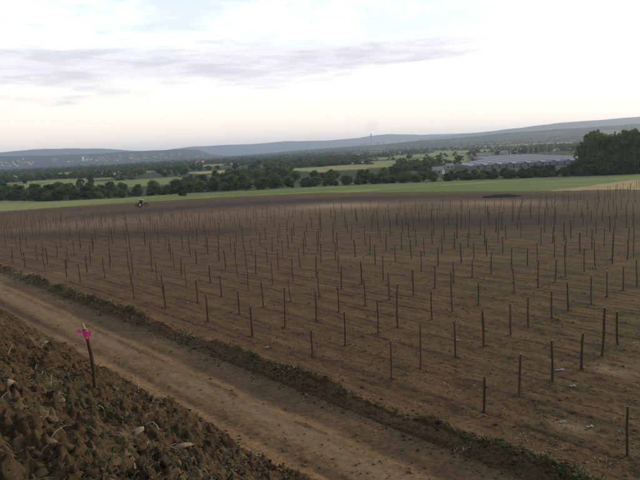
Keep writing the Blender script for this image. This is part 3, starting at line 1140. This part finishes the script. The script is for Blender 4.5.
# ------------------------------------------------------------------ trees
def crown_mesh(name, m, seed, h, rad_, n_clump, n_leaf, leaf, low=0.2, sub=1, power=1.0):
    """Leaf-clump crown: lumpy cores wrapped in many small separate leaf faces."""
    rs_ = np.random.default_rng(seed)
    V, Fq = [], []
    V3, F3 = [], []
    base = 0
    verts, faces = [], []
    for c in range(n_clump):
        t = rs_.random() ** power
        zc_ = h * (low + (0.95 - low) * t)
        env = math.sin(math.pi * min(1, 0.16 + 0.80 * t)) ** 0.7
        rr2 = rad_ * env * math.sqrt(rs_.random()) * 0.85
        a = rs_.uniform(0, 6.283)
        ctr = np.array([rr2 * math.cos(a), rr2 * math.sin(a), zc_])
        cr_ = rad_ * rs_.uniform(0.30, 0.52) * (0.75 + 0.3 * env)
        core = lump(ICO1[0], seed * 97 + c, 0.3) * cr_ * np.array([0.8, 0.8, 0.65]) + ctr
        b_ = sum(len(q) for q in verts)
        verts.append(core)
        faces += (ICO1[1] + b_).tolist()
        d = rs_.normal(size=(n_leaf, 3))
        d /= np.linalg.norm(d, axis=1)[:, None]
        pc = ctr + d * cr_ * rs_.uniform(0.70, 1.22, (n_leaf, 1)) * np.array([1, 1, 0.8])
        e1 = rs_.normal(size=(n_leaf, 3))
        e1 /= np.linalg.norm(e1, axis=1)[:, None]
        e2 = np.cross(e1, rs_.normal(size=(n_leaf, 3)))
        e2 /= np.linalg.norm(e2, axis=1)[:, None]
        sz_ = leaf * rs_.uniform(0.5, 1.3, (n_leaf, 1))
        b_ = sum(len(q) for q in verts)
        verts.append(np.stack([pc - e1 * sz_, pc + e2 * sz_ * 0.6, pc + e1 * sz_, pc - e2 * sz_ * 0.6], 1).reshape(-1, 3))
        i0 = b_ + 4 * np.arange(n_leaf)
        faces += np.stack([i0, i0 + 1, i0 + 2], 1).tolist() + np.stack([i0, i0 + 2, i0 + 3], 1).tolist()
    return npmesh(name, np.concatenate(verts), np.array(faces), [m])


def trunk_mesh(seed, h, r):
    rs_ = random.Random(seed)
    mb = MB().tube([(0, 0, -0.4), (0.03 * h * rs_.uniform(-1, 1), 0, h * 0.2), (0.04 * h * rs_.uniform(-1, 1), 0.03 * h * rs_.uniform(-1, 1), h * 0.5), (0, 0, h * 0.8)], [r * 1.2, r, r * 0.7, r * 0.25], 7)
    for q in range(5):
        a = rs_.uniform(0, 6.28)
        z0 = h * rs_.uniform(0.2, 0.5)
        l = h * rs_.uniform(0.2, 0.32)
        mb.tube([(0, 0, z0), (math.cos(a) * l * .5, math.sin(a) * l * .5, z0 + l * .5), (math.cos(a) * l * .8, math.sin(a) * l * .8, z0 + l)], [r * .5, r * .35, r * .12], 5)
    me = bpy.data.meshes.new('trunk')
    me.from_pydata(mb.v, [], mb.f)
    me.materials.append(M_trunk)
    return me


CROWN = []
for k in range(9):
    wide = [0.42, 0.50, 0.36, 0.55, 0.45, 0.30, 0.48, 0.40, 0.6][k]
    CROWN.append((crown_mesh('crown', M_leaf[[0, 0, 1, 1, 0, 1, 2, 0, 2][k]], 500 + k, 1.0, wide, 22, 75, 0.055, low=0.12 if k % 2 else 0.2), trunk_mesh(800 + k, 1.0, 0.035)))
TONE = ['dark', 'dark', 'green', 'green', 'dark', 'green', 'olive', 'dark', 'olive']


def tree(name, x, y, h, wide=1.0, kind=None, rot=None):
    kk = kind if kind is not None else prng.randrange(9)
    o = empty(name, (x, y, tz(x, y) - 0.1), prng.uniform(0, 6.28) if rot is None else rot)
    o.scale = (h * wide, h * wide * prng.uniform(0.9, 1.1), h)
    link('crown', CROWN[kk][0], o)
    link('trunk', CROWN[kk][1], o)
    return o, kk


def at_bearing(px, d):
    a = px_az(px)
    return d * math.sin(a), d * math.cos(a)


# hedge of trees beyond the meadow, left to right
hedge = []
px = -45.0
while px < 690:
    a = px_az(px)
    # distance where the bearing crosses the hedge line
    ds = np.arange(250, 520, 1.0)
    d0 = ds[np.argmax(beyond_hedge(ds * math.sin(a), ds * math.cos(a)) > 0)]
    for lay in range(3):
        d = d0 + 3 + lay * prng.uniform(9, 22)
        h = prng.uniform(3.6, 6.6) + lay * 1.1
        if 425 < px < 585:
            h *= 0.66
        if 283 < px < 425:
            h *= 0.66
        if 98 < px < 172 and lay > 0:
            h *= 0.55
        if 585 < px:
            h *= 1.35
        if 90 < px < 225 and lay == 0:
            h *= 0.55
        hedge.append((px + prng.uniform(-5, 5), d, h, prng.uniform(1.1, 1.6)))
    px += prng.uniform(9.5, 15)
hedge.sort()
TN = {}
for k, (px, d, h, w) in enumerate(hedge):
    x, y = at_bearing(px, d)
    o, kk = tree('hedge_tree', x, y, h, w)
    t = TONE[kk]
    TN[t] = TN.get(t, 0) + 1
    size_ = 'tall' if h > 8 else 'low' if h < 4.5 else 'rounded'
    tag(o, f'{size_} {t} tree in the hedge beyond the meadow, {ordinal(TN[t])} {t} one from the left', 'tree', 'trees in the hedge beyond the meadow')

# tall wood on the right behind the hedge
bigs = []
for k in range(30):
    bigs.append((596 + 62 * (k / 29) + prng.uniform(-3, 3), prng.uniform(325, 390), prng.uniform(17.0, 20.0), prng.uniform(0.7, 0.95)))
bigs.sort()
for k, (px, d, h, w) in enumerate(bigs):
    x, y = at_bearing(px, d)
    o, kk = tree('tall_tree', x, y, h + (2.0 if px < 606 else 0), w)
    tag(o, f'tall {TONE[kk]} leafy tree in the right-hand wood, {ordinal(k + 1)} from its left end', 'tree', 'tall trees of the right-hand wood')

# lone bushes at the meadow edge
for px, py, h, w, lab in ((183, 196, 2.5, 1.9, 'wide low dark bush at the meadow edge right of the tractor'), (162, 195, 3.6, 0.9, 'rounded small tree on the meadow edge just right of the tractor'),
                          (122, 197, 2.4, 1.6, 'low bush on the meadow left of the tractor'), (133, 196, 2.0, 1.8, 'flat small bush on the meadow directly behind the tractor')):
    x, y = place(px, py)
    o, kk = tree('bush', x, y, h, w, 0 if h < 3 else 2)
    tag(o, lab, 'bush')

# single trees one can tell apart further down the valley
solo = []
while len(solo) < 165:
    px = prng.uniform(-30, 670)
    d = prng.choice((prng.uniform(390, 560), prng.uniform(450, 900)))
    x, y = at_bearing(px, d)
    c0 = clearing(np.array([x]), np.array([y]))[0][0]
    if c0 > 0 or (466 < px < 602 and d < 800) or (290 < px < 425 and 470 < d < 640) or (100 < px < 170 and 440 < d < 540) or beyond_hedge(x, y) < 40 or (432 < px < 478 and d < 600):
        continue
    solo.append((px, d, prng.uniform(4.5, 8), prng.uniform(1.0, 1.5)))
solo.sort()
TN = {}
for k, (px, d, h, w) in enumerate(solo):
    x, y = at_bearing(px, d)
    o, kk = tree('valley_tree', x, y, h, w)
    t = TONE[kk]
    TN[t] = TN.get(t, 0) + 1
    tag(o, f'{t} tree on the valley floor behind the hedge, {ordinal(TN[t])} {t} one from the left', 'tree', 'single trees on the valley floor')

# far woodland, one mass
LOW = []
for k in range(6):
    me = crown_mesh('far_crown', M_leaf[k % 3], 900 + k, 1.0, [0.5, 0.6, 0.45, 0.7, 0.55, 0.5][k], 3, 9, 0.20, low=0.15)
    LOW.append((np.array([v.co[:] for v in me.vertices]), np.array([p.vertices[:] for p in me.polygons])))
V_, F_, MI_ = [], [], []
b0 = 0
cnt = 0
wr = np.random.default_rng(77)
tries = 0
while cnt < 5200 and tries < 40000:
    tries += 1
    d = 1.0 / wr.uniform(1 / 2700., 1 / 520.) if cnt < 3200 else wr.uniform(1000, 2700)
    px = wr.uniform(-60, 700)
    x, y = at_bearing(px, d)
    if clearing(np.array([x]), np.array([y]))[0][0] > -0.02 or (470 < px < 604 and d < 860) or (296 < px < 400 and d < 660):
        continue
    if fbm(np.array([x / 160.]), np.array([y / 260.]), 3, 150)[0] < (0.36 if d < 1300 else 0.33):
        continue
    q = wr.integers(0, 6)
    h = wr.uniform(4.5, 9) * (1 - d / 10000)
    ca, sa = math.cos(cnt), math.sin(cnt)
    v = LOW[q][0] * np.array([h * 1.4, h * 1.4, h])
    v = np.stack([v[:, 0] * ca - v[:, 1] * sa, v[:, 0] * sa + v[:, 1] * ca, v[:, 2]], -1) + np.array([x, y, float(terrain(x, y, False)) - 1.0])
    V_.append(v)
    F_.append(LOW[q][1] + b0)
    MI_.append(np.full(len(LOW[q][1]), q % 3))
    b0 += len(v)
    cnt += 1
wo = link('woodland', npmesh('woodland', np.concatenate(V_), np.concatenate(F_), M_leaf, midx=np.concatenate(MI_)))
tag(wo, 'dark green woods and hedgerows filling the valley to the hills', 'woods', kind='stuff')

# ------------------------------------------------------------------ buildings in the valley
M_wall = [plain('cream_wall', (0.50, 0.45, 0.37), 0.9, 0.1), plain('white_wall', (0.72, 0.71, 0.68), 0.9, 0.1), plain('grey_wall', (0.24, 0.235, 0.23), 0.9, 0.15), plain('sandy_wall', (0.34, 0.28, 0.21), 0.9, 0.15)]
M_roof = [plain('red_tile_roof', (0.27, 0.095, 0.06), 0.9, 0.25), plain('grey_roof', (0.22, 0.21, 0.22), 0.8, 0.2), plain('brown_roof', (0.17, 0.09, 0.065), 0.9, 0.2)]


def house(name, x, y, l, w, h, rz, wm, rm, windows=0):
    o = empty(name, (x, y, tz(x, y) - 0.4), rz)
    rh = w * 0.36
    wb = MB().add([(-l/2, -w/2, 0), (l/2, -w/2, 0), (l/2, w/2, 0), (-l/2, w/2, 0), (-l/2, -w/2, h), (l/2, -w/2, h), (l/2, w/2, h), (-l/2, w/2, h), (-l/2, 0, h + rh), (l/2, 0, h + rh)],
                  [(0, 1, 5, 4), (2, 3, 7, 6), (1, 2, 6, 9, 5), (3, 0, 4, 8, 7), (3, 2, 1, 0)])
    wb.build('wall', M_wall[wm], o)
    e = 0.5
    dz = rh * e / (w / 2)
    a = [(-l/2 - e, -w/2 - e, h - dz), (l/2 + e, -w/2 - e, h - dz), (l/2 + e, 0, h + rh), (-l/2 - e, 0, h + rh), (l/2 + e, w/2 + e, h - dz), (-l/2 - e, w/2 + e, h - dz)]
    top = [(p[0], p[1], p[2] + 0.3) for p in a]
    bot = [(p[0], p[1], p[2] + 0.03) for p in a]
    MB().add(top + bot, [(0, 1, 2, 3), (3, 2, 4, 5), (7, 6, 9, 8), (8, 9, 11, 10), (0, 6, 7, 1), (5, 4, 10, 11), (1, 7, 8, 2), (2, 8, 10, 4), (0, 3, 9, 6), (3, 5, 11, 9)]).build('roof', M_roof[rm], o)
    for k in range(windows):
        xx = -l / 2 + l * (k + 0.5) / windows
        MB().box((xx, -w/2 - 0.05, h * 0.55), (1.0, 0.08, 1.3)).build('window', M_glass, o)
    return o


solo_h = [(182, 178, 800, 7, 6, 2.8, 1, 2, 'white house with brown roof among trees left of the valley centre'),
          (441, 0, 455, 8, 6, 3.6, 2, 1, 'small grey house behind the hedge left of the long grey sheds'),
          (452, 0, 520, 6, 5, 3, 3, 1, 'small sandy cabin just left of the long grey sheds'),
          (487, 0, 700, 16, 8, 3.6, 2, 1, 'low grey building at the left end of the grey sheds'),
          (507, 0, 745, 8, 7, 4.5, 3, 1, 'cream block standing among the masts behind the sheds'),
          (343, 0, 1150, 24, 12, 5, 0, 2, 'broad brown-roofed barn in the middle of the valley'),
          (476, 0, 640, 8, 6, 3.5, 2, 2, 'small grey house with brown roof beside the low grey building'),
          (205, 0, 1500, 16, 10, 5, 1, 0, 'distant white farmhouse under the left hill')]
for k, (px, py, d, l, w, h, wm, rm, lab) in enumerate(solo_h):
    x, y = at_bearing(px, d)
    o = house('house', x, y, l, w, h, R(-px_az(px) * 57 + [8, -20, 15, 5, -5, 12, 20, -8][k]), wm, rm, 4 if l > 12 else 2)
    tag(o, lab, 'house')

# hillside town on the left
town = []
for k in range(90):
    town.append((prng.choice((prng.uniform(55, 215), prng.uniform(85, 150), prng.uniform(-10, 40))), prng.uniform(3900, 4550)))
town.sort()
for k, (px, d) in enumerate(town):
    x, y = at_bearing(px, d)
    wm, rm = prng.choice(((0, 0), (3, 0), (3, 0), (3, 2))), None
    o = house('town_house', x, y, prng.uniform(9, 18), prng.uniform(8, 11), prng.uniform(4, 7), prng.uniform(-.5, .5), wm[0], wm[1])
    tag(o, f'tiny pale house in the hillside town on the left, {ordinal(k + 1)} from the left', 'house', 'houses of the hillside town')
x, y = at_bearing(90, 4150)
ch = empty('church', (x, y, tz(x, y) - 1))
MB().box((0, 0, 14), (9, 9, 28)).build('tower', M_wall[1], ch)
MB().box((0, 0, 33), (9.6, 9.6, 10), taper=0.1).build('spire', M_roof[2], ch)
MB().box((16, 0, 6), (24, 12, 12)).build('nave', M_wall[0], ch)
MB().box((16, 0, 14), (25, 13, 4), taper=0.5).build('nave_roof', M_roof[0], ch)
tag(ch, 'white church tower standing above the hillside town on the left', 'church')

# ------------------------------------------------------------------ long grey sheds and masts on the right
M_shed = [plain('pale_grey_sheeting', (0.30, 0.29, 0.31), 0.55, 0.2, 0.2), plain('dull_grey_sheeting', (0.15, 0.145, 0.16), 0.6, 0.2, 0.2)]
A0 = np.array(at_bearing(474, 500))
A1 = np.array(at_bearing(604, 520))
dirv = np.array([-0.02, 1.0])
dirv /= np.hypot(*dirv)
NS = 18
ctr_ = np.array(at_bearing(545, 545))
for k in range(NS):
    p0 = A0 + (A1 - A0) * (k + 0.5) / NS
    L = 150 if k > 6 else 88 - 9 * (6 - k)
    mid = p0 + dirv * L / 2
    sw = np.hypot(*(A1 - A0)) / NS
    seg = 5
    z0, z1 = tz(*p0), tz(*(p0 + dirv * L))
    pitch = math.atan2(z1 - z0, L)
    o = empty('long_shed', (mid[0], mid[1], (z0 + z1) / 2 - 0.5))
    o.rotation_euler = (pitch, 0, math.atan2(-dirv[0], dirv[1]))
    w2, hh, rh = sw * 0.42, 3.2, 1.5
    MB().box((0, 0, 1.35), (w2 * 2, L, 3.7)).build('wall', M_shed[1], o)
    rp = MB().add([(-w2 - .3, -L/2 - .4, hh), (0, -L/2 - .4, hh + rh), (0, L/2 + .4, hh + rh), (-w2 - .3, L/2 + .4, hh), (w2 + .3, -L/2 - .4, hh), (w2 + .3, L/2 + .4, hh)],
                  [(0, 1, 2, 3), (1, 4, 5, 2), (0, 4, 1), (3, 2, 5), (0, 3, 5, 4)])
    rp.build('roof', M_shed[k % 2], o)
    tag(o, f'long low grey shed in the row of parallel sheds, {ordinal(k + 1)} from the left', 'shed', 'parallel grey sheds on the valley floor')


def mast(px, d, h, lab):
    x, y = at_bearing(px, d)
    o = empty('mast', (x, y, tz(x, y)), prng.uniform(-.4, .4))
    pl = MB()
    for a, b in ((-1, -1), (1, -1), (1, 1), (-1, 1)):
        pl.tube([(a * .8, b * .8, -0.5), (a * .25, b * .25, h)], 0.11, 4)
    for q in range(8):
        t0, t1 = q / 8, (q + 1) / 8
        w0, w1 = .8 - .55 * t0, .8 - .55 * t1
        for sg in (-1, 1):
            pl.tube([(-w0, sg * w0, t0 * h), (w1, sg * w1, t1 * h)], 0.06, 4)
            pl.tube([(sg * w0, -w0, t0 * h), (sg * w1, w1, t1 * h)], 0.06, 4)
    pl.build('lattice', M_grey, o)
    for zz in (0.80, 0.93):
        MB().box((0, 0, zz * h), (3.6, 0.35, 0.35)).build('crossarm', M_grey, o)
    tag(o, lab, 'mast', 'lattice masts by the grey sheds')


for k, (px, d, h) in enumerate([(497, 660, 15), (503, 690, 11), (513, 690, 13), (520, 700, 15), (531, 720, 16), (536, 740, 12), (541, 700, 14), (549, 730, 11), (556, 740, 12), (470, 620, 8)]):
    order = sorted([497, 503, 513, 520, 531, 536, 541, 549, 556, 470]).index(px) + 1
    mast(px, d, h, f'thin grey lattice mast by the long sheds, {ordinal(order)} mast from the left')

# ------------------------------------------------------------------ power station far away
x, y = at_bearing(375.5, 4700)
ps = empty('power_station', (x, y, tz(x, y) - 3))
M_conc = plain('concrete', (0.34, 0.33, 0.32), 0.9, 0.1, 0.05)
MB().tube([(0, 0, 0), (0, 0, 50), (0, 0, 112)], [7, 5, 4], 14).build('chimney', M_conc, ps)
ct = MB()
for q, cxo in enumerate((70, 130)):
    MB().tube([(cxo * .75, 0, 0), (cxo * .75, 0, 16), (cxo * .75, 0, 34), (cxo * .75, 0, 46)], [21, 16.5, 13.5, 15], 18, cap=False).build('cooling_tower', M_conc, ps)
MB().box((-55, 0, 22), (70, 40, 44)).build('boiler_house', M_conc, ps)
tag(ps, 'distant power station with one tall thin chimney on the horizon', 'power station')
# steam rising from it
pv, pf = ico(3)
V_, F_ = [], []
sm_rs = np.random.default_rng(5)
plume = pv * np.array([58, 48, 42]) * (1 + 0.35 * (fbm(pv[:, 0] * 2 + 3, pv[:, 1] * 2 + pv[:, 2] * 1.7, 3, 160) - 0.5))[:, None]
plume[:, 0] += 0.25 * plume[:, 2]
po = link('steam_plume', npmesh('steam_plume', plume, pf, []), None, (x + 6, y, 165))
pm = bpy.data.materials.new('steam')
pm.use_nodes = True
pn = pm.node_tree.nodes
pn.clear()
pvn = pn.new('ShaderNodeVolumePrincipled')
pvn.inputs['Color'].default_value = (0.95, 0.95, 0.96, 1)
pvn.inputs['Density'].default_value = 0.0028
pvn.inputs['Anisotropy'].default_value = 0.45
pon = pn.new('ShaderNodeOutputMaterial')
pm.node_tree.links.new(pvn.outputs[0], pon.inputs['Volume'])
po.data.materials.append(pm)
tag(po, 'faint white steam cloud above the distant power station chimney', 'steam', kind='stuff')

# ------------------------------------------------------------------ haze
hb = MB().box((0, 0, 100), (26000, 26000, 270)).build('haze', [])
hm = bpy.data.materials.new('haze_air')
hm.use_nodes = True
hn = hm.node_tree.nodes
hn.clear()
hv_ = hn.new('ShaderNodeVolumePrincipled')
hv_.inputs['Color'].default_value = (0.60, 0.75, 1.0, 1)
hv_.inputs['Density'].default_value = 1.08e-4
hv_.inputs['Anisotropy'].default_value = 0.5
ho_ = hn.new('ShaderNodeOutputMaterial')
hm.node_tree.links.new(hv_.outputs[0], ho_.inputs['Volume'])
hb.data.materials.append(hm)
tag(hb, 'pale evening haze filling the valley air', 'haze', kind='stuff')
